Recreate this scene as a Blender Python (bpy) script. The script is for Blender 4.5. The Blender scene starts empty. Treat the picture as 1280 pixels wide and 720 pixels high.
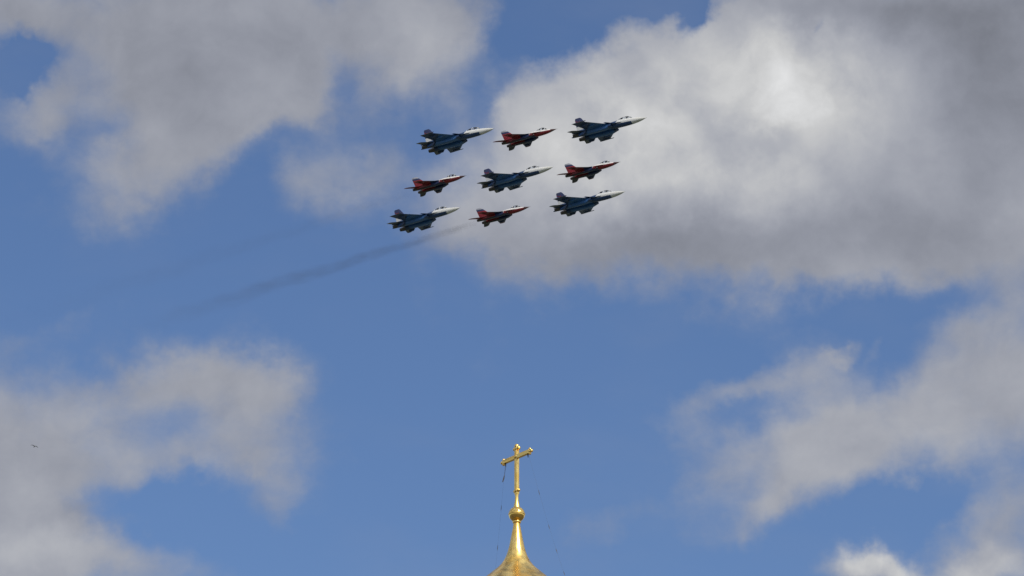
import bpy, bmesh, math, random
from mathutils import Vector, Matrix, noise as mnoise
R = math.radians
S = bpy.context.scene
random.seed(4)

# ------------------------------------------------------------------ camera
CAM_Z, PITCH, HFOV = 1.7, 20.5, 11.0
cam_d = bpy.data.cameras.new('camera')
cam_d.sensor_width = 36.0
cam_d.lens = 18.0 / math.tan(R(HFOV / 2))
cam_d.clip_start, cam_d.clip_end = 0.5, 60000
cam = bpy.data.objects.new('camera', cam_d)
S.collection.objects.link(cam)
cam.location = (0, 0, CAM_Z)
cam.rotation_euler = (R(90 + PITCH), 0, 0)
S.camera = cam
FPX = 640.0 / math.tan(R(HFOV / 2))

def heading(u, v):
    """direction in the world seen at photo position (u, v) of 1280 x 720"""
    p = R(PITCH)
    X, Y = (u - 640) / FPX, (360 - v) / FPX
    return Vector((X, math.cos(p) - Y * math.sin(p), math.sin(p) + Y * math.cos(p))).normalized()

def azel(u, v):
    d = heading(u, v)
    return math.degrees(math.atan2(d.x, d.y)), math.degrees(math.asin(d.z))

# ------------------------------------------------------------------ sun and sky
SUN_EL, SUN_AZ = 44.0, 147.0          # azimuth clockwise from +Y (view direction)
SKY_STRENGTH = 0.10
S.view_settings.view_transform = 'Standard'
S.view_settings.look = 'None'
S.view_settings.exposure = 0.0
S.view_settings.gamma = 1.0
S.view_settings.use_curve_mapping = False

sd = Vector((math.sin(R(SUN_AZ)) * math.cos(R(SUN_EL)), math.cos(R(SUN_AZ)) * math.cos(R(SUN_EL)), math.sin(R(SUN_EL))))
sun_d = bpy.data.lights.new('sun', 'SUN')
sun_d.energy, sun_d.angle, sun_d.color = 3.0, R(0.5), (1.0, 0.94, 0.84)
sun = bpy.data.objects.new('sun', sun_d)
S.collection.objects.link(sun)
sun.rotation_euler = (-sd).to_track_quat('-Z', 'Y').to_euler()
sun.location = (0, -50, 120)

W = bpy.data.worlds.new('World')
S.world = W
W.use_nodes = True
W.cycles.sampling_method = 'MANUAL'
W.cycles.sample_map_resolution = 512
nt = W.node_tree
nt.nodes.clear()

class NG:
    """small helper for node graphs"""
    def __init__(s, tree): s.t = tree
    def n(s, kind, **kw):
        nd = s.t.nodes.new(kind)
        for k, v in kw.items(): setattr(nd, k, v)
        return nd
    def put(s, sock, v):
        if hasattr(v, 'is_linked') or isinstance(v, bpy.types.NodeSocket): s.t.links.new(v, sock)
        else: sock.default_value = v
    def m(s, op, a, b=None, c=None, clamp=False):
        nd = s.n('ShaderNodeMath', operation=op, use_clamp=clamp)
        s.put(nd.inputs[0], a)
        if b is not None: s.put(nd.inputs[1], b)
        if c is not None: s.put(nd.inputs[2], c)
        return nd.outputs[0]
    def v(s, op, a, b=None, scale=None):
        nd = s.n('ShaderNodeVectorMath', operation=op)
        s.put(nd.inputs[0], a)
        if b is not None: s.put(nd.inputs[1], b)
        if scale is not None: s.put(nd.inputs['Scale'], scale)
        return nd.outputs['Value'] if op in ('DOT_PRODUCT', 'LENGTH') else nd.outputs[0]
    def noise(s, vec, scale, detail=6.0, rough=0.55, lac=2.0, col=False, dist=0.0):
        nd = s.n('ShaderNodeTexNoise')
        s.put(nd.inputs['Vector'], vec)
        nd.inputs['Scale'].default_value = scale
        nd.inputs['Detail'].default_value = detail
        nd.inputs['Roughness'].default_value = rough
        nd.inputs['Lacunarity'].default_value = lac
        nd.inputs['Distortion'].default_value = dist
        return nd.outputs['Color' if col else 'Fac']
    def ramp(s, x, a, b, lo=0.0, hi=1.0, smooth=True):
        nd = s.n('ShaderNodeMapRange', interpolation_type='SMOOTHSTEP' if smooth else 'LINEAR')
        s.put(nd.inputs[0], x)
        for i, q in enumerate((a, b, lo, hi)): s.put(nd.inputs[1 + i], q)
        return nd.outputs[0]
    def mix(s, f, a, b):
        nd = s.n('ShaderNodeMix', data_type='RGBA')
        s.put(nd.inputs[0], f); s.put(nd.inputs[6], a); s.put(nd.inputs[7], b)
        return nd.outputs[2]
    def rgb(s, c):
        nd = s.n('ShaderNodeRGB'); nd.outputs[0].default_value = (*c, 1); return nd.outputs[0]
    def xyz(s, vec):
        nd = s.n('ShaderNodeSeparateXYZ'); s.put(nd.inputs[0], vec); return nd.outputs
    def comb(s, x, y, z=0.0):
        nd = s.n('ShaderNodeCombineXYZ')
        for i, q in enumerate((x, y, z)): s.put(nd.inputs[i], q)
        return nd.outputs[0]

g = NG(nt)
d = g.v('NORMALIZE', g.n('ShaderNodeTexCoord').outputs['Generated'])
sky = g.n('ShaderNodeTexSky', sky_type='NISHITA')
sky.sun_disc = False
sky.sun_elevation = R(SUN_EL)
sky.sun_rotation = R(SUN_AZ)
sky.altitude = 150
sky.air_density, sky.dust_density, sky.ozone_density = 1.0, 0.6, 2.0
# the blue of clear spring air, a little deeper than the raw sky model
gam = g.n('ShaderNodeGamma')
gam.inputs['Gamma'].default_value = 1.3
g.put(gam.inputs['Color'], g.v('SCALE', sky.outputs[0], scale=SKY_STRENGTH))
blue = g.v('MULTIPLY', gam.outputs[0], (1.23 / SKY_STRENGTH, 1.205 / SKY_STRENGTH, 1.26 / SKY_STRENGTH))

# --- clouds of the sky: banks and wisps placed by azimuth and elevation (degrees), torn by noise
# columns: position, half sizes, tilt, weight
BANKS = [
 # long grey bank high on the left
 (130,35,250,105,0,1.1),(380,45,210,95,0,1.15),(570,20,100,65,0,.9),(520,85,60,55,0,.6),(235,140,140,85,25,.9),
 (340,125,95,60,0,.7),(40,150,75,42,0,.75),(150,225,105,62,30,.55),(250,185,80,50,30,.35),(0,20,80,40,0,.5),
 (18,84,40,34,10,-1.75),(140,165,50,24,10,-.35),(428,112,26,38,0,-.32),(640,40,30,60,0,-.3),(355,180,60,22,30,-.25),
 # small torn cloud beside the formation
 (430,228,75,48,10,.62),(375,240,45,50,0,.4),(478,190,40,40,0,.4),(545,290,60,45,0,.10),(530,240,50,60,0,.25),
 # great bank on the right
 (760,130,125,95,0,1.1),(690,220,130,110,0,1.0),(950,130,220,160,0,1.3),(1100,180,260,170,0,1.3),(1220,50,230,140,0,1.3),
 (850,280,280,84,0,.88),(1110,275,220,82,0,.85),(610,285,75,50,0,.12),(210,545,190,110,0,.16),(960,325,300,36,0,.24),(668,125,55,45,0,.6),(640,280,110,60,0,.55),(1260,270,100,70,0,.35),(960,30,80,60,0,.5),
 (690,10,75,48,0,-1.5),(800,-20,110,50,0,-1.6),(872,30,20,50,0,-1.3),(1018,28,18,11,20,-.8),(620,110,30,60,0,-.5),
 # cloud low on the left
 (-10,560,95,120,0,1.15),(20,670,125,100,0,1.15),(120,710,150,45,0,.9),(110,530,85,60,0,.55),(190,490,80,38,20,.55),(260,470,80,40,0,.55),
 (310,510,85,75,0,.85),(345,470,40,40,0,.4),(335,580,60,60,0,.6),(362,640,26,50,-20,.5),(225,585,70,38,10,.55),(130,590,90,45,0,.5),
 (178,532,70,40,10,.10),(205,640,85,36,10,-.52),(60,420,70,20,20,.18),(110,410,30,20,30,.15),
 # torn band low on the right
 (1100,555,210,75,15,1.05),(1260,452,125,88,0,.95),(1010,560,120,55,10,.52),(940,490,75,26,25,.62),(860,520,55,26,25,.5),
 (1020,480,70,32,10,.6),(1050,442,24,11,48,.55),(1090,430,24,11,55,.3),(880,575,60,36,0,.4),(950,635,90,28,25,.5),(1250,650,75,85,0,1.0),
 (1235,388,110,30,30,.42),(1120,385,130,28,0,-.35),(1135,632,95,30,15,-.85),(950,516,52,17,20,-.22),(1110,460,40,40,30,-.3),
 (1090,717,72,36,0,1.35),(1225,712,80,34,0,.85),(770,660,90,36,20,.4),
]
# lighter and darker stretches of cloud: sunlit heads, thick grey bases
TONES = [
 (965,85,90,70,0,.21), (1070,115,110,85,0,.14), (750,130,125,90,0,.17), (880,150,120,60,0,.10), (890,228,170,48,0,.09), (690,225,125,75,0,.12), (950,215,200,40,0,.07),
 (830,312,330,48,0,-.085), (1245,90,105,130,0,-.11), (1150,8,160,38,0,-.09), (1010,8,50,28,0,-.06), (955,162,48,20,10,-.10), (1150,270,160,60,0,-.03),
 (150,60,230,120,0,-.05), (400,60,150,90,0,-.03), (530,75,60,60,0,.06),
 (10,610,80,40,0,.03), (30,705,120,35,0,.08), (110,660,80,20,0,-.04), (345,470,40,60,0,.03), (1100,545,260,110,0,.05), (1240,460,90,60,0,-.01),
 (1095,708,58,30,0,.27), (1225,715,70,30,0,.14),
]
az = g.m('MULTIPLY', g.m('ARCTAN2', g.xyz(d)[0], g.xyz(d)[1]), 180 / math.pi)
el = g.m('MULTIPLY', g.m('ARCSINE', g.xyz(d)[2]), 180 / math.pi)
pos0 = g.comb(az, el)
warp1 = g.v('SUBTRACT', g.noise(d, 42, 5, .55, col=True), (.5, .5, .5))
warp2 = g.v('SUBTRACT', g.noise(d, 160, 5, .6, col=True), (.5, .5, .5))
pos = g.v('ADD', pos0, g.v('ADD', g.v('SCALE', warp1, scale=1.15), g.v('SCALE', warp2, scale=.34)))
pos = g.v('MULTIPLY', pos, (1, 1, 0))

def field(blobs, p, start):
    acc = start
    for (u, v, rx, ry, tilt, w) in blobs:
        a, e = azel(u, v)
        k = math.cos(R(e))
        mp = g.n('ShaderNodeMapping', vector_type='TEXTURE')
        # each step waits for the one before it (a negligible term), which keeps the shader's memory small
        seq = g.n('ShaderNodeVectorMath', operation='MULTIPLY_ADD')
        g.put(seq.inputs[0], acc); seq.inputs[1].default_value = (1e-7, 1e-7, 0); g.put(seq.inputs[2], p)
        g.put(mp.inputs['Vector'], seq.outputs[0])
        mp.inputs['Location'].default_value = (a, e, 0)
        mp.inputs['Rotation'].default_value = (0, 0, R(tilt))
        ppd = FPX * math.pi / 180
        mp.inputs['Scale'].default_value = (rx / ppd / k, ry / ppd, 1)
        dd = g.v('DOT_PRODUCT', mp.outputs[0], mp.outputs[0])
        acc = g.m('MULTIPLY_ADD', g.m('POWER', math.exp(-1.25), dd), w, acc)
    return acc

# elsewhere in the sky, the same sort of broken cloud
c_az, c_el = azel(640, 360)
off = g.v('MULTIPLY', g.v('SUBTRACT', pos0, (c_az, c_el, 0)), (1 / 8.0, 1 / 5.2, 0))
outside = g.ramp(g.v('LENGTH', off), .85, 1.5)
far_cloud = g.ramp(g.noise(d, 7.0, 4, .5), .38, .6, 0.0, 1.5)
base = g.m('MULTIPLY', far_cloud, outside)
F = field(BANKS, pos, base)
fb = g.noise(g.v('ADD', d, g.v('SCALE', warp1, scale=.012)), 75, 9, .58)
fb_s = g.m('SUBTRACT', fb, .5)
# fine wisps pulled along the wind
wv = g.n('ShaderNodeMapping', vector_type='POINT')
g.put(wv.inputs['Vector'], d)
wv.inputs['Rotation'].default_value = (0, R(35), 0)
wv.inputs['Scale'].default_value = (1, 1, 2.2)
wisp = g.m('SUBTRACT', g.noise(wv.outputs[0], 130, 8, .62), .5)
dens = g.m('ADD', F, g.m('MULTIPLY_ADD', fb_s, .9, g.m('MULTIPLY', wisp, .30)))
alpha = g.ramp(dens, .08, 1.32)
veil = g.ramp(g.noise(wv.outputs[0], 16, 5, .55), .45, .8, 0.0, .13)     # thin high haze between the clouds
alpha = g.m('MULTIPLY', g.m('MAXIMUM', alpha, veil), .975)
# self-shadowing of the billows: thickness here against thickness a little towards the sun
to_sun = Vector((.0035, 0, .0045))
n_a = g.noise(g.v('ADD', d, g.v('SCALE', warp1, scale=.012)), 62, 7, .55)
n_b = g.noise(g.v('ADD', g.v('ADD', d, g.v('SCALE', warp1, scale=.012)), tuple(to_sun)), 62, 7, .55)
relief = g.m('SUBTRACT', n_a, n_b)
soft = g.m('SUBTRACT', g.noise(d, 30, 5, .5), .5)
tone = field(TONES, pos, g.m('MULTIPLY_ADD', alpha, 1e-6, g.m('MULTIPLY_ADD', outside, g.m('MULTIPLY_ADD', g.m('MAXIMUM', g.v('DOT_PRODUCT', d, tuple(sd)), 0.0), .6, .2), .345)))
lit = g.ramp(tone, .36, .62, .16, .62)              # billows show most where the sun reaches the cloud
tone = g.m('MULTIPLY_ADD', relief, lit, tone)
tone = g.m('MULTIPLY_ADD', soft, .10, tone)
tone = g.m('MULTIPLY_ADD', fb_s, .05, tone)
tone = g.m('MAXIMUM', tone, .2)
# grey is neutral, a touch cool when dark and warm when bright
warmth = g.ramp(tone, .25, .62)
cl = g.v('MULTIPLY', g.mix(warmth, g.rgb((.95, 1.0, 1.17)), g.rgb((1.0, 1.005, 1.01))), g.comb(tone, tone, tone))
cl = g.v('SCALE', cl, scale=1.0 / SKY_STRENGTH)
final = g.mix(alpha, blue, cl)
bg = g.n('ShaderNodeBackground')
bg.inputs['Strength'].default_value = SKY_STRENGTH
g.put(bg.inputs['Color'], final)
out = g.n('ShaderNodeOutputWorld')
nt.links.new(bg.outputs[0], out.inputs['Surface'])

# ------------------------------------------------------------------ helpers
def link(o, parent=None):
    S.collection.objects.link(o)
    if parent is not None: o.parent = parent
    return o

def tag(o, label=None, cat=None, group=None, kind=None):
    for k, v in (('label', label), ('category', cat), ('group', group), ('kind', kind)):
        if v: o[k] = v
    return o

def empty(name, loc=(0, 0, 0), rot=(0, 0, 0)):
    o = bpy.data.objects.new(name, None)
    o.location, o.rotation_euler = loc, rot
    o.empty_display_size = .5
    return link(o)

def build(name, bm, mat, parent=None, smooth=True, angle=35):
    bmesh.ops.remove_doubles(bm, verts=bm.verts, dist=1e-5)
    bmesh.ops.recalc_face_normals(bm, faces=bm.faces)
    me = bpy.data.meshes.new(name)
    bm.to_mesh(me); bm.free()
    for mm in (mat if isinstance(mat, (list, tuple)) else [mat]): me.materials.append(mm)
    if smooth:
        for p in me.polygons: p.use_smooth = True
        me.set_sharp_from_angle(angle=R(angle))
    return link(bpy.data.objects.new(name, me), parent)

def loft(bm, rings, cap=True):
    vr = [[bm.verts.new(p) for p in r] for r in rings]
    n = len(vr[0])
    for a, b in zip(vr[:-1], vr[1:]):
        for i in range(n):
            j = (i + 1) % n
            bm.faces.new((a[i], a[j], b[j], b[i]))
    if cap:
        bm.faces.new(vr[0][::-1]); bm.faces.new(vr[-1])
    return vr

def lathe(bm, prof, seg=48, cx=0, cy=0, cap=False):
    rings = [[(cx + r * math.cos(2 * math.pi * i / seg), cy + r * math.sin(2 * math.pi * i / seg), z) for i in range(seg)] for r, z in prof]
    return loft(bm, rings, cap)

def ball(bm, c, r, su=24, sv=16, sc=(1, 1, 1)):
    m = Matrix.Translation(c) @ Matrix.Diagonal((*[r * q for q in sc], 1))
    bmesh.ops.create_uvsphere(bm, u_segments=su, v_segments=sv, radius=1, matrix=m)

def box(bm, c, size, bev=0.0, rot=None):
    m = Matrix.Translation(c) @ (rot or Matrix.Identity(4)) @ Matrix.Diagonal((*size, 1))
    r = bmesh.ops.create_cube(bm, size=1, matrix=m)
    if bev:
        es = {e for v in r['verts'] for e in v.link_edges}
        bmesh.ops.bevel(bm, geom=list(es), offset=bev, segments=2, affect='EDGES', profile=.6)

def tube(bm, pts, rad, seg=8):
    pts = [Vector(p) for p in pts]
    rings = []
    for i, p in enumerate(pts):
        t = (pts[min(i + 1, len(pts) - 1)] - pts[max(i - 1, 0)]).normalized()
        a = t.orthogonal().normalized() if abs(t.z) > .99 else t.cross(Vector((0, 0, 1))).normalized()
        b = t.cross(a)
        r = rad[i] if isinstance(rad, (list, tuple)) else rad
        rings.append([p + a * (r * math.cos(2 * math.pi * k / seg)) + b * (r * math.sin(2 * math.pi * k / seg)) for k in range(seg)])
    loft(bm, rings)

# ------------------------------------------------------------------ materials
def mat(name):
    m = bpy.data.materials.new(name)
    m.use_nodes = True
    t = m.node_tree
    b = t.nodes['Principled BSDF']
    return m, NG(t), b

def plain(name, col, rough=.5, metal=0.0, var=.12, scale=3.0, spec=.5):
    m, q, b = mat(name)
    co = q.n('ShaderNodeTexCoord').outputs['Object']
    n = q.noise(co, scale, 5, .6)
    f = q.ramp(n, .3, .7, 1 - var, 1 + var, smooth=False)
    c = q.v('SCALE', q.rgb(col), scale=f)
    q.put(b.inputs['Base Color'], c)
    b.inputs['Roughness'].default_value = rough
    b.inputs['Metallic'].default_value = metal
    b.inputs['Specular IOR Level'].default_value = spec
    return m

def gold_mat(name='gilded_metal', r0=.22, r1=.36):
    m, q, b = mat(name)
    co = q.n('ShaderNodeTexCoord').outputs['Object']
    big = q.noise(co, 1.6, 5, .6)
    fine = q.noise(co, 2.2, 4, .6)
    c = q.mix(q.ramp(big, .35, .65), q.rgb((.90, .57, .14)), q.rgb((.98, .72, .25)))
    tarn = q.ramp(q.noise(co, 2.3, 4, .6), .52, .70)
    c = q.mix(q.m('MULTIPLY', tarn, .5), c, q.rgb((.50, .29, .08)))
    q.put(b.inputs['Base Color'], c)
    b.inputs['Metallic'].default_value = 1.0
    q.put(b.inputs['Roughness'], q.ramp(fine, .3, .7, r0, r1))
    bp = q.n('ShaderNodeBump')
    bp.inputs['Strength'].default_value = .22
    bp.inputs['Distance'].default_value = .05
    # gilded sheets: courses and upright seams a few millimetres deep, with slight dents
    x, y, z = q.xyz(co)
    ang = q.m('MULTIPLY', q.m('ARCTAN2', y, x), 16 / (2 * math.pi))
    s1 = q.m('ABSOLUTE', q.m('SUBTRACT', q.m('FRACT', ang), .5))
    s2 = q.m('ABSOLUTE', q.m('SUBTRACT', q.m('FRACT', q.m('MULTIPLY', z, 1.25)), .5))
    seam = q.m('MAXIMUM', q.ramp(s1, .47, .5), q.ramp(s2, .48, .5))
    h = q.m('MULTIPLY_ADD', seam, -.06, q.noise(co, 1.7, 2, .45))
    q.put(bp.inputs['Height'], h)
    q.t.links.new(bp.outputs[0], b.inputs['Normal'])
    return m

GOLD = gold_mat()
POLISHED = gold_mat('polished_gilded_metal', .06, .14)
IRON = plain('dark_chain_iron', (.09, .085, .08), .6, .3)
STONE = plain('white_limewashed_stone', (.66, .64, .60), .85, 0, .12, .6)
PANE = plain('dark_window_glass', (.03, .035, .04), .15)
NOZZLE = plain('heat_stained_metal', (.10, .09, .085), .42, .7)
DARKIN = plain('intake_interior', (.012, .013, .015), .8)
SEATM = plain('black_seat_cushion', (.015, .016, .018), .8)
RAILM = plain('grey_launch_rail', (.05, .055, .065), .5)

def glass_mat():
    m = bpy.data.materials.new('clear_canopy_glass')
    m.use_nodes = True
    t = m.node_tree; t.nodes.clear(); q = NG(t)
    tr = q.n('ShaderNodeBsdfTransparent'); tr.inputs[0].default_value = (.86, .89, .92, 1)
    gl = q.n('ShaderNodeBsdfGlossy'); gl.inputs['Roughness'].default_value = .05
    mx = q.n('ShaderNodeMixShader')
    fr = q.n('ShaderNodeFresnel'); fr.inputs[0].default_value = 1.5
    t.links.new(fr.outputs[0], mx.inputs[0]); t.links.new(tr.outputs[0], mx.inputs[1]); t.links.new(gl.outputs[0], mx.inputs[2])
    o = q.n('ShaderNodeOutputMaterial'); t.links.new(mx.outputs[0], o.inputs[0])
    return m
GLASS = glass_mat()

def step(q, x, a, w=.03): return q.ramp(x, a - w, a + w)

def blue_livery():
    """white forward fuselage, two blues on the body, cut by a white flash"""
    m, q, b = mat('blue_and_white_paint')
    co = q.n('ShaderNodeTexCoord').outputs['Object']
    x, y, z = q.xyz(co)
    nx = q.m('SUBTRACT', 10.95, x)                      # metres behind the nose
    n = q.noise(co, 1.1, 5, .6)
    navy, blu = q.rgb((.018, .048, .130)), q.rgb((.036, .125, .33))
    ay = q.m('ABSOLUTE', y)
    mid = q.m('MULTIPLY', step(q, nx, 10.2, .25), q.m('SUBTRACT', 1.0, step(q, q.m('MULTIPLY_ADD', ay, .9, nx), 18.2, .3)))
    c = q.mix(mid, navy, blu)
    white = q.rgb((.64, .64, .62))
    slant = q.m('MULTIPLY_ADD', z, .9, nx)             # the white ends on a slant behind the canopy
    w1 = q.m('SUBTRACT', 1.0, step(q, slant, 8.75))
    w2 = step(q, q.m('MULTIPLY_ADD', nx, -.06, z), -.62)   # blue belly line rising to the rear
    w3 = q.m('MULTIPLY', w1, q.m('MAXIMUM', w2, q.m('SUBTRACT', 1.0, step(q, nx, 4.0))))
    inner = q.m('SUBTRACT', 1.0, step(q, ay, 1.02))
    c = q.mix(q.m('MULTIPLY', w3, inner), c, white)
    radome = q.m('SUBTRACT', 1.0, step(q, nx, 2.7))
    c = q.mix(radome, c, q.rgb((.60, .60, .56)))
    c = q.mix(q.m('MULTIPLY', q.ramp(n, .5, .75), .22), c, q.rgb((.03, .03, .03)))
    q.put(b.inputs['Base Color'], c)
    b.inputs['Roughness'].default_value = .38
    return m

def blue_fin():
    m, q, b = mat('flag_striped_fin_paint')
    co = q.n('ShaderNodeTexCoord').outputs['Object']
    x, y, z = q.xyz(co)
    s = q.m('MULTIPLY_ADD', x, .55, z)
    c = q.mix(step(q, z, 1.35), q.rgb((.62, .62, .60)), q.rgb((.026, .034, .10)))
    for a, w, col in ((-2.2, .14, (.60, .60, .62)), (-1.88, .16, (.03, .06, .25)), (-1.55, .16, (.13, .015, .04))):
        band = q.m('SUBTRACT', 1.0, q.ramp(q.m('ABSOLUTE', q.m('SUBTRACT', s, a)), w - .02, w + .02))
        c = q.mix(band, c, q.rgb(col))
    q.put(b.inputs['Base Color'], c)
    b.inputs['Roughness'].default_value = .4
    return m

def red_livery():
    m, q, b = mat('red_white_and_navy_paint')
    co = q.n('ShaderNodeTexCoord').outputs['Object']
    x, y, z = q.xyz(co)
    nx = q.m('SUBTRACT', 8.5, x)
    ay = q.m('ABSOLUTE', y)
    n = q.noise(co, 1.2, 5, .6)
    red, navy, white = q.rgb((.19, .012, .018)), q.rgb((.012, .024, .085)), q.rgb((.74, .72, .69))
    dark = q.rgb((.028, .024, .036))
    e0 = q.m('MULTIPLY_ADD', ay, -.8, nx)
    c = q.mix(q.m('MULTIPLY', step(q, z, -.25), 0.0), red, red)
    # left wing navy with a red tip, right wing red
    c = q.mix(q.m('MULTIPLY', step(q, y, 1.0, .05), q.m('SUBTRACT', 1.0, step(q, y, 5.15, .05))), c, navy)
    wl = q.m('MULTIPLY', step(q, e0, 5.75, .03), q.m('SUBTRACT', 1.0, step(q, e0, 5.95, .03)))
    c = q.mix(q.m('MULTIPLY', wl, step(q, z, -.3, .05)), c, white)
    mid = q.m('MULTIPLY', step(q, e0, 5.95, .04), q.m('SUBTRACT', 1.0, step(q, q.m('MULTIPLY_ADD', ay, .35, nx), 10.4, .06)))
    c = q.mix(mid, c, navy)
    low = q.m('SUBTRACT', 1.0, step(q, z, -.62, .06))
    c = q.mix(q.m('MULTIPLY', low, step(q, nx, 6.2, .1)), c, navy)
    c = q.mix(q.m('MULTIPLY', low, step(q, nx, 10.2, .3)), c, dark)
    # white upper side of the nose and spine
    top = q.m('MULTIPLY', step(q, q.m('MULTIPLY_ADD', nx, -.04, z), -.22, .03), q.m('SUBTRACT', 1.0, step(q, nx, 7.6, .05)))
    c = q.mix(q.m('MULTIPLY', top, q.m('SUBTRACT', 1.0, step(q, ay, .95))), c, white)
    spine = q.m('MULTIPLY', step(q, z, .42), step(q, nx, 7.5))
    c = q.mix(spine, c, white)
    tip = q.m('SUBTRACT', 1.0, step(q, nx, 1.7))
    c = q.mix(tip, c, q.rgb((.075, .035, .035)))
    c = q.mix(q.m('MULTIPLY', q.ramp(n, .5, .75), .22), c, q.rgb((.03, .025, .025)))
    q.put(b.inputs['Base Color'], c)
    b.inputs['Roughness'].default_value = .38
    return m

def red_fin():
    m, q, b = mat('red_fin_paint_with_pale_top')
    co = q.n('ShaderNodeTexCoord').outputs['Object']
    x, y, z = q.xyz(co)
    c = q.mix(step(q, q.m('MULTIPLY_ADD', x, .1, z), 1.2, .04), q.rgb((.26, .016, .026)), q.rgb((.03, .04, .11)))
    c = q.mix(step(q, q.m('MULTIPLY_ADD', x, .1, z), 1.7, .04), c, q.rgb((.42, .43, .48)))
    q.put(b.inputs['Base Color'], c)
    b.inputs['Roughness'].default_value = .4
    return m

BLUEP, BLUEF, REDP, REDF = blue_livery(), blue_fin(), red_livery(), red_fin()
STABP = plain('grey_blue_tailplane_paint', (.10, .11, .13), .4)
PALEP = plain('white_frame_paint', (.66, .66, .65), .4)
STABD = plain('dark_tailplane_paint', (.035, .032, .045), .45)
STARM = plain('red_emblem_paint', (.13, .012, .03), .5)

# ------------------------------------------------------------------ ground
def ground_mat():
    m, q, b = mat('worn_stone_paving')
    co = q.n('ShaderNodeTexCoord').outputs['Object']
    n1, n2 = q.noise(co, .02, 6, .6), q.noise(co, .6, 6, .6)
    c = q.mix(q.ramp(n1, .4, .6), q.rgb((.07, .066, .062)), q.rgb((.11, .105, .10)))
    c = q.mix(q.m('MULTIPLY', q.ramp(n2, .45, .7), .5), c, q.rgb((.07, .065, .06)))
    far = q.ramp(q.v('LENGTH', co), 350, 900)
    c = q.mix(far, c, q.mix(q.ramp(q.noise(co, .006, 5, .6), .42, .58), q.rgb((.05, .08, .035)), q.rgb((.09, .085, .08))))
    q.put(b.inputs['Base Color'], c)
    b.inputs['Roughness'].default_value = .85
    return m
bm = bmesh.new()
bmesh.ops.create_circle(bm, cap_ends=True, segments=96, radius=25000)
tag(build('ground', bm, ground_mat(), smooth=False), kind='structure')

# ------------------------------------------------------------------ bell tower with gilded dome
TX, TY = 0.235, 250.0
def row_z(v):
    return CAM_Z + TY * math.tan(R(PITCH) - math.atan((v - 360) / FPX))
PM = FPX * math.cos(R(18.1)) / TY        # photo pixels per metre at the tower

tower = empty('bell_tower', (TX, TY, 0))
tag(tower, 'golden dome with a tall gilded cross, tip of a church bell tower below the jets', 'church tower')
zb = row_z(643.0)                         # centre of the ball
prof = [(9.2, 0), (9.2, 1.2), (8.6, 1.4), (8.4, 40), (9.0, 40.4), (9.0, 41.2), (6.6, 41.5), (6.5, 60), (7.0, 60.4), (7.0, 61), (4.5, 61.4), (4.4, 70.6), (4.9, 71.0), (4.9, 71.6), (4.3, 71.8)]
bm = bmesh.new()
lathe(bm, prof, 8, cap=True)
build('shaft', bm, STONE, tower, smooth=False)
for tier, (rr, z0, hh, ww) in enumerate(((8.05, 24, 7, 2.2), (6.25, 48, 6, 1.8), (4.25, 64, 4, 1.0))):
    for k in range(8):
        a = R(22.5 + 45 * k)
        ap = rr * math.cos(R(22.5)) + [.0, .0, .0][tier]
        rot = Matrix.Rotation(a, 4, 'Z')
        bm = bmesh.new()
        ring = []
        for s in range(9):
            t = math.pi * s / 8
            ring.append((0, ww / 2 * math.cos(t), z0 + hh + ww / 2 * math.sin(t)))
        ring += [(0, -ww / 2, z0), (0, ww / 2, z0)]
        f = loft(bm, [[(ap - .2, y, z) for _, y, z in ring], [(ap + .42, y, z) for _, y, z in ring]])
        bmesh.ops.transform(bm, matrix=rot, verts=bm.verts)
        build('window', bm, PANE, tower, smooth=False)
# dome: bulge below, drawn out into the long flared neck that carries the ball
def hw(px): return px / PM
dome_prof = [(4.25, 71.8), (4.65, 72.6), (4.98, 73.8), (5.0, 74.9), (4.75, 76.1), (4.25, 77.2), (3.6, 78.1), (2.9, 78.8), (2.2, 79.35)]
for v, h in ((724, 40), (720, 35), (717, 31.6), (712, 25.5), (707, 20.5), (702, 16.8), (696, 13.6), (690, 11.4), (684, 9.8), (677, 8.2), (670, 6.9), (663, 5.5), (657, 4.4), (654, 4.0)):
    dome_prof.append((hw(h), row_z(v)))
bm = bmesh.new()
lathe(bm, dome_prof, 96)
build('dome', bm, GOLD, tower, angle=60)
bm = bmesh.new()
zc = row_z(652.6)
lathe(bm, [(hw(3.2), zc - .07), (hw(5.0), zc - .05), (hw(5.5), zc), (hw(5.0), zc + .05), (hw(3.0), zc + .07)], 40)
build('collar', bm, GOLD, tower, angle=50)
bm = bmesh.new()
ball(bm, (0, 0, zb), hw(10.2), 64, 40, (1, 1, .98))
orb = build('ball', bm, POLISHED, tower, angle=80)
bm = bmesh.new()
lathe(bm, [(hw(10.25), zb - .035), (hw(10.6), zb - .02), (hw(10.6), zb + .02), (hw(10.25), zb + .035)], 64)
build('seam_band', bm, GOLD, orb, angle=50)
bm = bmesh.new()
lathe(bm, [(hw(4.2), row_z(634.5)), (hw(3.4), row_z(631)), (hw(2.5), row_z(627)), (hw(2.1), row_z(621)), (hw(2.4), row_z(617))], 32, cap=True)
build('neck', bm, GOLD, tower)
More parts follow.
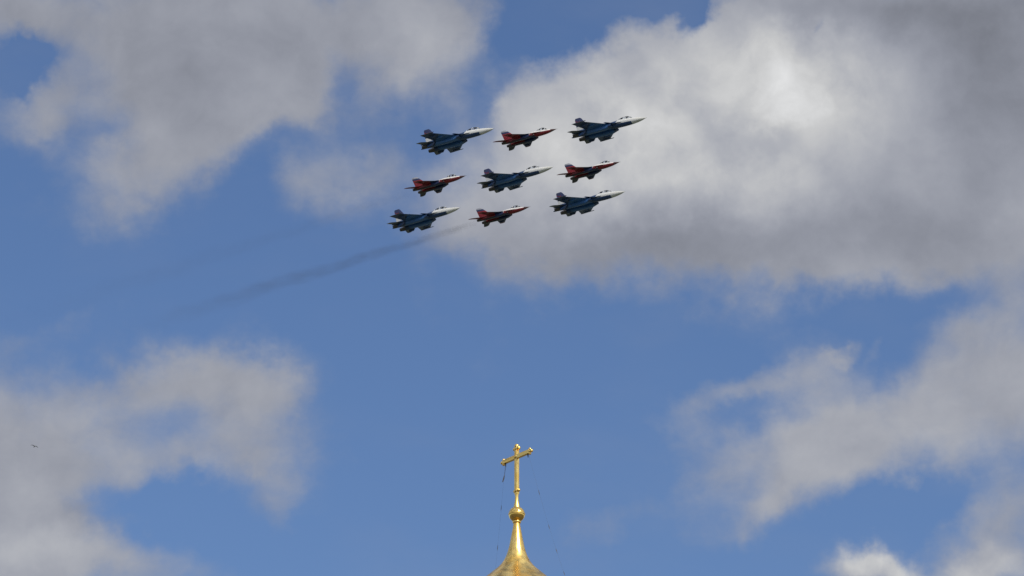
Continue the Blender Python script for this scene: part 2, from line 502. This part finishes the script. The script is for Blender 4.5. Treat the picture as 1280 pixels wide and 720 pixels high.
# cross: box section post and bar with trefoil ends, turned so that its right arm comes towards us
YAW = R(-53)
cross = None
def cr(p):                                  # cross plane -> tower space
    return Matrix.Rotation(YAW, 4, 'Z') @ Vector(p)
zt, zbase, zarm = row_z(561.5), row_z(618), row_z(571)
rotz = Matrix.Rotation(YAW, 4, 'Z')
bm = bmesh.new()
box(bm, (0, 0, (zt + zbase) / 2), (.20, .165, zt - zbase), .02, rotz)
cross = build('cross', bm, GOLD, tower)
ARM = 1.08
bm = bmesh.new()
box(bm, (0, 0, zarm), (2 * ARM, .171, .20), .02, rotz)
build('crossbar', bm, GOLD, cross)
def trefoil(c, axis):
    bm = bmesh.new()
    c = Vector(c)
    u = Vector((1, 0, 0)) if axis == 'x' else Vector((0, 0, 1))
    w = Vector((0, 0, 1)) if axis == 'x' else Vector((1, 0, 0))
    sgn = 1 if (c.x > 0 or axis == 'z') else -1
    k = .78 if axis == 'x' else 1.05
    for p, r in ((c + u * sgn * .12, .115 * k), (c + w * .15 * k, .095 * k), (c - w * .15 * k, .095 * k), (c, .115 * k)):
        ball(bm, cr(p), r, 16, 10)
    return build('finial', bm, GOLD, cross)
trefoil((0, 0, zt + .03), 'z'); trefoil((ARM, 0, zarm), 'x'); trefoil((-ARM, 0, zarm), 'x')
bm = bmesh.new()
ball(bm, (0, 0, row_z(613.5)), .135, 20, 14)
for sx in (-1, 1):
    ball(bm, cr((sx * .15, 0, row_z(613.5))), .085, 16, 10)
build('knop', bm, GOLD, cross)
bm = bmesh.new()
ball(bm, (0, 0, zarm), .15, 20, 14)
build('boss', bm, GOLD, cross)
# stay chains from the arms down to the dome, and a loose end under each arm
for sx in (-1, 1):
    for sy in (1,):
        a0 = cr((sx * (ARM - .12), sy * .0, zarm - .08))
        ang = math.atan2(a0.y, a0.x) + sx * R(14)
        b0 = Vector((3.55 * math.cos(ang), 3.55 * math.sin(ang), 78.15))
        pts = []
        for i in range(19):
            t = i / 18
            p = a0.lerp(b0, t)
            p.z -= .35 * math.sin(math.pi * t)
            pts.append(p)
        bm = bmesh.new()
        tube(bm, pts, .002, 6)
        for i in (4, 8, 11, 14):
            tube(bm, [pts[i] + (pts[i + 1] - pts[i]) * k for k in (0, .3, .6)], [.006, .016, .006], 6)
        build('chain', bm, IRON, cross)
    bm = bmesh.new()
    a0 = cr((sx * (ARM - .16), 0, zarm - .08))
    tube(bm, [a0, a0 + Vector((0, 0, -.1)), a0 + Vector((.01, 0, -.2))], [.045, .03, .018], 8)
    if sx < 0:
        tube(bm, [a0 + Vector((-.06, 0, -.66)), a0 + Vector((-.10, 0, -.84)), a0 + Vector((-.15, 0, -1.0))], [.022, .034, .016], 8)
        tube(bm, [a0 + Vector((.01, 0, -.2)), a0 + Vector((-.06, 0, -.66))], .011, 6)
    build('shackle', bm, IRON, cross)

# ------------------------------------------------------------------ aircraft
def sect(x, w, zt, zb, n=20, p=2.3, cy=0.0):
    zc, h = (zt + zb) / 2, (zt - zb) / 2
    out = []
    for i in range(n):
        a = 2 * math.pi * i / n
        c, s = math.cos(a), math.sin(a)
        out.append((x, cy + w * math.copysign(abs(c) ** (2 / p), c), zc + h * math.copysign(abs(s) ** (2 / p), s)))
    return out

def foil(bm, stations, axis='y'):
    """lifting surface: stations (span, x_le, x_te, thickness, offset) with a lens section"""
    prof = [(0, 0), (.06, .42), (.2, .85), (.4, 1), (.65, .75), (.88, .3), (1, .04)]
    rings = []
    for s, le, te, th, o in stations:
        up = [(le + (te - le) * t, th / 2 * k) for t, k in prof]
        dn = [(le + (te - le) * t, -th / 2 * k) for t, k in prof[::-1][:-1]]
        pts = up + dn
        rings.append([(x, s, o + z) if axis == 'y' else (x, o + z, s) for x, z in pts])
    loft(bm, rings)

def panel_box(bm, rings):
    loft(bm, rings)

def star(bm, c, r, side, th=.012):
    """five pointed star on a fin's outer face (the x-z plane)"""
    pts = []
    for i in range(10):
        a = math.pi / 2 + math.pi * i / 5
        q = r if i % 2 == 0 else r * .4
        pts.append((c[0] + q * math.cos(a), c[1], c[2] + q * math.sin(a)))
    loft(bm, [[(x, y, z) for x, y, z in pts], [(x, y + side * th, z) for x, y, z in pts]])

def make_jet(kind):
    big = kind == 'blue'
    nose = 10.95 if big else 8.5
    X = lambda n: nose - n
    P, FP = (BLUEP, BLUEF) if big else (REDP, REDF)
    root = empty('fighter_jet')
    # fuselage
    if big:
        st = [(0, .02, -.30, -.34), (.35, .13, -.18, -.45), (1.0, .34, .04, -.62), (1.8, .53, .24, -.76), (2.7, .68, .42, -.86), (3.6, .80, .60, -.92), (5, .90, .82, -.96),
              (6.5, .96, 1.02, -.94), (8, 1.0, 1.08, -.86), (9.6, 1.04, 1.0, -.7), (11.5, 1.12, .86, -.5), (14, 1.12, .68, -.42), (16.5, .95, .52, -.38),
              (18.6, .62, .40, -.32), (20.2, .36, .30, -.22), (21.4, .24, .24, -.14), (21.9, .14, .16, -.06)]
    else:
        st = [(0, .015, -.28, -.31), (.5, .11, -.17, -.42), (1.2, .28, .0, -.54), (2.0, .44, .16, -.66), (3.0, .58, .34, -.76), (4.0, .66, .54, -.80), (5.4, .72, .74, -.78),
              (7, .80, .78, -.62), (9, .9, .68, -.45), (11.5, .86, .52, -.38), (13.5, .62, .40, -.30), (15.0, .34, .26, -.2), (15.9, .2, .16, -.1)]
    bm = bmesh.new()
    loft(bm, [sect(X(n), w, a, b) for n, w, a, b in st])
    build('fuselage', bm, P, root, angle=45)
    bm = bmesh.new()
    pl = .12 if big else .3
    tube(bm, [(X(.1), 0, -.31), (X(-pl), 0, -.33)], [.035, .018], 8)
    build('nose_probe', bm, RAILM, root)
    # canopy with two seats
    c0, c1, ch = (3.7, 8.7, 1.62) if big else (2.7, 6.2, 1.22)
    rel = [(0, .02, .0), (.08, .42, .36), (.18, .70, .66), (.32, .92, .9), (.5, 1.0, 1.0), (.68, .95, .95), (.85, .74, .72), (1, .30, .28)]
    cw = .60 if big else .50
    bm = bmesh.new()
    rings = []
    for t, kw, kh in rel:
        n = c0 + (c1 - c0) * t
        zlow = (.28 + .16 * (n - 2.7)) if big else (.16 + .16 * (n - 2.3))
        zlow = min(zlow, .75 if big else .5) - .05
        ztop = zlow + .02 + (ch - zlow) * kh
        rings.append([(X(n), cw * kw * math.cos(math.pi * i / 12) * (1 - .1 * math.sin(math.pi * i / 12)), zlow + (ztop - zlow) * math.sin(math.pi * i / 12)) for i in range(13)])
    vr = [[bm.verts.new(p) for p in r] for r in rings]
    for a, b in zip(vr[:-1], vr[1:]):
        for i in range(12): bm.faces.new((a[i], a[i + 1], b[i + 1], b[i]))
    can = build('canopy', bm, GLASS, root, angle=60)
    bm = bmesh.new()
    for k in ((2, 4, 6) if big else (2, 5)):
        t, kw, kh = rel[k]
        r = [Vector(p) for p in rings[k]]
        ctr = Vector((r[0].x, 0, r[0].z))
        tube(bm, [ctr + (p - ctr) * 1.015 for p in r], .045, 6)
    for s in (0, 12):
        tube(bm, [Vector(r[s]) for r in rings], .05, 6)
    build('canopy_frame', bm, PALEP, can)
    for n in ((5.4, 7.0) if big else (3.9, 5.1)):
        bm = bmesh.new()
        zf = .42 if big else .26
        zt = ch - .16 - (0.04 if n in (5.4, 3.9) else 0)
        box(bm, (X(n + .18), 0, (zf + zt - .1) / 2), (.18, .36, zt - .1 - zf), .05, Matrix.Rotation(R(-12), 4, 'Y'))
        box(bm, (X(n - .18), 0, zf + .1), (.5, .46, .2), .04)
        box(bm, (X(n + .22), 0, zt - .04), (.22, .28, .24), .05)
        ball(bm, (X(n - .02), 0, zt - .10), .17, 12, 8)
        build('ejection_seat', bm, SEATM, root)
    for s in (1, -1):                       # +1 is the left wing, -1 the right wing
        # wing with its leading edge root extension
        if big:
            w = [(.75, 6.1, 18.9, .52, .05), (1.15, 6.9, 18.8, .52, .04), (1.6, 8.5, 18.6, .46, .02), (2.1, 9.75, 18.2, .42, 0), (2.55, 10.35, 16.5, .36, 0), (3.0, 10.8, 16.45, .32, .02), (7.2, 14.6, 17.6, .13, .24)]
        else:
            w = [(.6, 3.9, 13.2, .40, .02), (.9, 4.6, 13.1, .40, .01), (1.3, 6.0, 13.0, .36, 0), (1.75, 7.3, 12.9, .32, 0), (2.1, 8.1, 12.1, .28, 0), (2.5, 8.55, 12.1, .25, -.01), (5.55, 11.35, 12.75, .09, -.12)]
        bm = bmesh.new()
        foil(bm, [(s * y, X(a), X(b), t, o) for y, a, b, t, o in w])
        wing = build('wing', bm, P, root, angle=40)
        if big:
            bm = bmesh.new()
            tube(bm, [(X(13.55), s * 7.28, .24), (X(13.8), s * 7.28, .24), (X(17.3), s * 7.28, .24), (X(17.75), s * 7.28, .24)], [.02, .10, .10, .03], 8)
            build('wingtip_rail', bm, RAILM, wing)
        for yy in ((4.3, 5.7) if big else (3.0, 4.2)):
            bm = bmesh.new()
            n0 = (12.6 if yy == 4.3 else 13.8) if big else (9.5 if yy == 3.0 else 10.5)
            L = 2.3 if big else 1.7
            loft(bm, [[(X(n0 + L * t), s * yy + q * .06 * k, z) for q, z in ((-1, -.02), (1, -.02), (1, -.05 - .27 * k), (-1, -.05 - .27 * k))] for t, k in ((0, .1), (.25, 1), (.8, 1), (1, .3))])
            build('pylon', bm, P, wing, smooth=False)
        # engine duct with a raked rectangular mouth, round nozzle behind
        if big:
            yc, duct = 1.62, [(9.3, .60, -.12, -.62, 6), (10.9, .62, -.10, -1.10, 6), (12.2, .66, .0, -1.16, 5), (14.0, .70, .12, -1.12, 3.4), (16.2, .72, .26, -1.02, 2.3), (18.6, .68, .36, -.98, 2.1)]
            noz = [(18.6, .66), (19.2, .62), (20.2, .50), (20.55, .45)]
            zc = -.32
        else:
            yc, duct = 1.25, [(6.5, .44, -.10, -.50, 6), (7.8, .47, -.08, -.90, 6), (9.2, .52, .0, -.96, 5), (10.8, .55, .1, -.90, 3.2), (12.4, .54, .20, -.84, 2.2), (14.2, .50, .24, -.76, 2.1)]
            noz = [(14.2, .49), (14.7, .46), (15.4, .38), (15.7, .34)]
            zc = -.26
        bm = bmesh.new()
        vr = loft(bm, [sect(X(n), ww, a, b, 20, p, s * yc) for n, ww, a, b, p in duct], cap=False)
        # lip folded inwards, so the mouth is open
        n, ww, a, b, p = duct[0]
        ins = [sect(X(n), ww * .9, a - .05, b + .05, 20, p, s * yc), sect(X(n + 1.6), ww * .8, a - .2, b - .1, 20, p, s * yc)]
        loft(bm, [sect(X(n), ww, a, b, 20, p, s * yc)] + ins, cap=False)
        bm.faces.new([bm.verts.new(q) for q in ins[1]])
        intake = build('air_intake', bm, P, root, angle=45)
        bm = bmesh.new()
        loft(bm, [sect(X(n + 1.5), ww * .78, a - .22, b - .06, 20, p, s * yc), sect(X(n + 1.55), ww * .76, a - .22, b - .06, 20, p, s * yc)])
        build('compressor_face', bm, DARKIN, intake)
        bm = bmesh.new()
        ringf = lambda n, r: [(X(n), s * yc + r * math.cos(2 * math.pi * i / 28), zc + r * math.sin(2 * math.pi * i / 28)) for i in range(28)]
        loft(bm, [ringf(n, r) for n, r in noz] + [ringf(noz[-1][0], noz[-1][1] * .9), ringf(noz[1][0], noz[1][1] * .8)])
        build('nozzle', bm, NOZZLE, root, angle=50)
        # boom beside the engine that carries the tail surfaces
        bm = bmesh.new()
        if big:
            loft(bm, [sect(X(n), ww, a, b, 12, 2.6, s * 2.42) for n, ww, a, b in ((12.8, .1, .12, -.05), (14.5, .34, .32, -.22), (17.5, .36, .34, -.3), (19.6, .30, .26, -.26), (20.5, .10, .06, -.06))])
        else:
            loft(bm, [sect(X(n), ww, a, b, 12, 2.6, s * 1.82) for n, ww, a, b in ((8.8, .08, .1, -.04), (10.5, .24, .26, -.16), (13.0, .26, .28, -.2), (14.6, .22, .2, -.18), (15.4, .08, .05, -.05))])
        build('tail_boom', bm, P, root)
        # fin
        bm = bmesh.new()
        if big:
            foil(bm, [(.15, X(14.6), X(18.9), .26, s * 2.42), (1.0, X(15.55), X(19.0), .22, s * 2.44), (3.45, X(17.4), X(19.3), .10, s * 2.5), (3.75, X(17.8), X(19.15), .06, s * 2.5)], 'z')
        else:
            foil(bm, [(.12, X(9.8), X(14.6), .2, s * 1.8), (.55, X(11.4), X(14.75), .18, s * 1.84), (2.45, X(13.55), X(15.35), .09, s * 2.06), (2.7, X(13.95), X(15.25), .05, s * 2.08)], 'z')
        fin = build('tail_fin', bm, FP, root)
        if big:
            bm = bmesh.new()
            star(bm, (X(18.0), s * (2.48 + .055), 2.6), .38, s)
            build('star_emblem', bm, STARM, fin, smooth=False)
        # small keel fin under the boom
        bm = bmesh.new()
        if big: foil(bm, [(-.1, X(15.9), X(18.6), .12, s * 2.45), (-1.25, X(17.0), X(18.5), .05, s * 2.75)], 'z')
        else: foil(bm, [(-.1, X(11.6), X(13.6), .1, s * 1.8), (-.5, X(12.2), X(13.5), .05, s * 1.85)], 'z')
        build('keel_fin', bm, P, root)
        # tailplane
        bm = bmesh.new()
        if big: foil(bm, [(s * 2.5, X(16.7), X(19.9), .24, -.10), (s * 2.8, X(17.0), X(20.0), .22, -.12), (s * 4.75, X(18.9), X(20.5), .12, -.34), (s * 4.95, X(19.3), X(20.45), .08, -.36)])
        else: foil(bm, [(s * 1.85, X(13.2), X(15.7), .17, -.05), (s * 2.1, X(13.5), X(15.8), .16, -.06), (s * 3.85, X(15.3), X(16.9), .10, -.34), (s * 4.05, X(15.8), X(16.85), .07, -.36)])
        build('tailplane', bm, STABP if big else (STABD if s > 0 else REDP), root)
        if big:
            bm = bmesh.new()
            foil(bm, [(s * .95, X(8.5), X(10.3), .14, .20), (s * 3.05, X(10.2), X(10.9), .05, .22)])
            build('canard', bm, P, root)
    return root

def copy_tree(o, parent=None):
    c = o.copy()
    S.collection.objects.link(c)
    if parent is not None: c.parent = parent
    for ch in list(o.children): copy_tree(ch, c)
    return c

ALT = 515.0
def on_level(u, v, z=ALT):
    q = heading(u, v)
    return Vector((0, 0, CAM_Z)) + q * ((z - CAM_Z) / q.z)

# nose position of each aircraft in the flight level; heading, nose-up angle and bank in degrees
JETS = [
 ('blue', 617.4, 160.4, -31.2, 4.1, 1.5, 'blue jet with white nose at the left end of the top row'),
 ('red', 695.8, 161.1, -32.2, 4.0, 2.6, 'red jet in the middle of the top row, between two blue jets'),
 ('blue', 807.8, 146.9, -31, 3.6, 1.4, 'blue jet with white nose leading the whole formation, farthest right and highest'),
 ('red', 582.2, 219.5, -33.0, 4.0, 2.8, 'red jet at the left end of the middle row, behind the central blue jet'),
 ('blue', 691.3, 208.6, -31.6, 4.7, 3.6, 'blue jet in the centre of the formation with red jets on all sides'),
 ('red', 774.6, 202.4, -32.4, 3.9, 3.0, 'red jet at the right end of the middle row, ahead of the central blue jet'),
 ('blue', 575.0, 259.5, -34.3, 4.0, 2.9, 'blue jet with white nose trailing the formation, lowest and farthest left'),
 ('red', 662.0, 258.4, -32.6, 3.9, 3.4, 'red jet in the middle of the bottom row, trailing dark smoke'),
 ('blue', 781.3, 239.2, -31.2, 4.3, 2.6, 'blue jet with white nose at the right end of the bottom row'),
]
proto = {}
placed = []
for kind, u, v, dh, dp, dr, label in JETS:
    if kind not in proto:
        o = proto[kind] = make_jet(kind)
    else:
        o = copy_tree(proto[kind])
    rot = (R(dr), R(-dp), R(dh))
    M = Matrix.Rotation(rot[2], 3, 'Z') @ Matrix.Rotation(rot[1], 3, 'Y') @ Matrix.Rotation(rot[0], 3, 'X')
    tip = M @ Vector(((10.95 if kind == 'blue' else 8.5), 0, -.3))
    p = on_level(u, v, ALT + tip.z) - tip
    o.location, o.rotation_euler = p, rot
    tag(o, label, 'fighter jet', 'fighter jets flying in a diamond formation')
    placed.append((o, p, M))
    print('JET', kind, [round(q, 1) for q in p])

# ------------------------------------------------------------------ exhaust smoke
def smoke(idx, length, r0, r1, dens, label, seed, drop=0.0):
    o, p, M = placed[idx]
    m = bpy.data.materials.new('thin_dark_smoke')
    m.use_nodes = True
    t = m.node_tree; t.nodes.clear(); q = NG(t)
    co = q.n('ShaderNodeTexCoord').outputs['Object']
    x, y, z = q.xyz(co)
    s = q.m('DIVIDE', x, -length)
    rr = q.m('MULTIPLY_ADD', s, r1 - r0, r0)
    wob = q.v('MULTIPLY', q.v('SUBTRACT', q.noise(q.v('ADD', co, (seed * 31.0, 0, 0)), .07, 4, .6, col=True), (.5, .5, .5)), (0, 1.6, 1.6))
    yz = q.v('MULTIPLY', q.v('ADD', co, q.v('SCALE', wob, scale=q.m('MULTIPLY', s, r1))), (0, 1, 1))
    rad = q.m('DIVIDE', q.v('LENGTH', yz), rr)
    core = q.ramp(rad, .15, 1.0, 1.0, 0.0)
    along = q.m('MULTIPLY', q.ramp(s, 0, .04), q.ramp(s, .35, 1.0, 1.0, 0.0))
    puff = q.ramp(q.noise(q.v('MULTIPLY', q.v('ADD', co, (seed * 17.0, 0, 0)), (.35, 1, 1)), .5, 5, .65),   .3, .7, .2, 1.7)
    dn = q.m('MULTIPLY', q.m('MULTIPLY', core, along), q.m('MULTIPLY', puff, dens))
    pv = q.n('ShaderNodeVolumePrincipled')
    pv.inputs['Color'].default_value = (.10, .10, .11, 1)
    q.put(pv.inputs['Density'], q.m('DIVIDE', dn, rr))
    om = q.n('ShaderNodeOutputMaterial'); t.links.new(pv.outputs[0], om.inputs['Volume'])
    m.cycles.volume_step_rate = 1.0
    bm = bmesh.new()
    N = 24
    loft(bm, [[(-length * k / 10, (r0 + (r1 - r0) * k / 10) * 1.5 * math.cos(2 * math.pi * i / N), (r0 + (r1 - r0) * k / 10) * 1.5 * math.sin(2 * math.pi * i / N)) for i in range(N)] for k in range(11)])
    so = build('smoke_trail', bm, m)
    so.location = p + M @ Vector((-7.2, 0, -.3))
    e = M.to_euler(); e.y += R(drop)
    so.rotation_euler = e
    tag(so, label, 'smoke', 'smoke trails behind the red jets', kind='stuff')
smoke(7, 126, 1.1, 4.3, .165, 'dark smoke streak trailing far left behind the red jet of the bottom row', 1)
smoke(3, 160, 1.4, 5.6, .034, 'very faint smoke haze trailing left of the red jet behind the central one', 2)

# ------------------------------------------------------------------ distant bird
bird_m = plain('grey_brown_plumage', (.16, .155, .15), .8)
bm = bmesh.new()
rings = []
for t, r in ((-.26, .012), (-.2, .035), (-.1, .06), (0, .068), (.09, .055), (.15, .04), (.2, .042), (.24, .03), (.29, .008)):
    rings.append([(t, r * math.cos(2 * math.pi * i / 12), r * .9 * math.sin(2 * math.pi * i / 12)) for i in range(12)])
loft(bm, rings)
for s in (1, -1):
    foil(bm, [(s * .02, .10, -.08, .03, .02), (s * .22, .14, -.06, .022, .10), (s * .42, .08, -.07, .014, .08), (s * .62, -.06, -.12, .006, .03)])
loft(bm, [[(-.22, -.02, 0), (-.22, .02, 0), (-.22, .02, .012), (-.22, -.02, .012)], [(-.36, -.07, 0), (-.36, .07, 0), (-.36, .07, .01), (-.36, -.07, .01)]])
bird = build('bird', bm, bird_m)
bird.location = Vector((0, 0, CAM_Z)) + heading(43, 558) * 800
bird.rotation_euler = (R(-14), R(-6), R(-70))
tag(bird, 'tiny dark bird gliding in front of the low cloud at the left edge', 'bird')
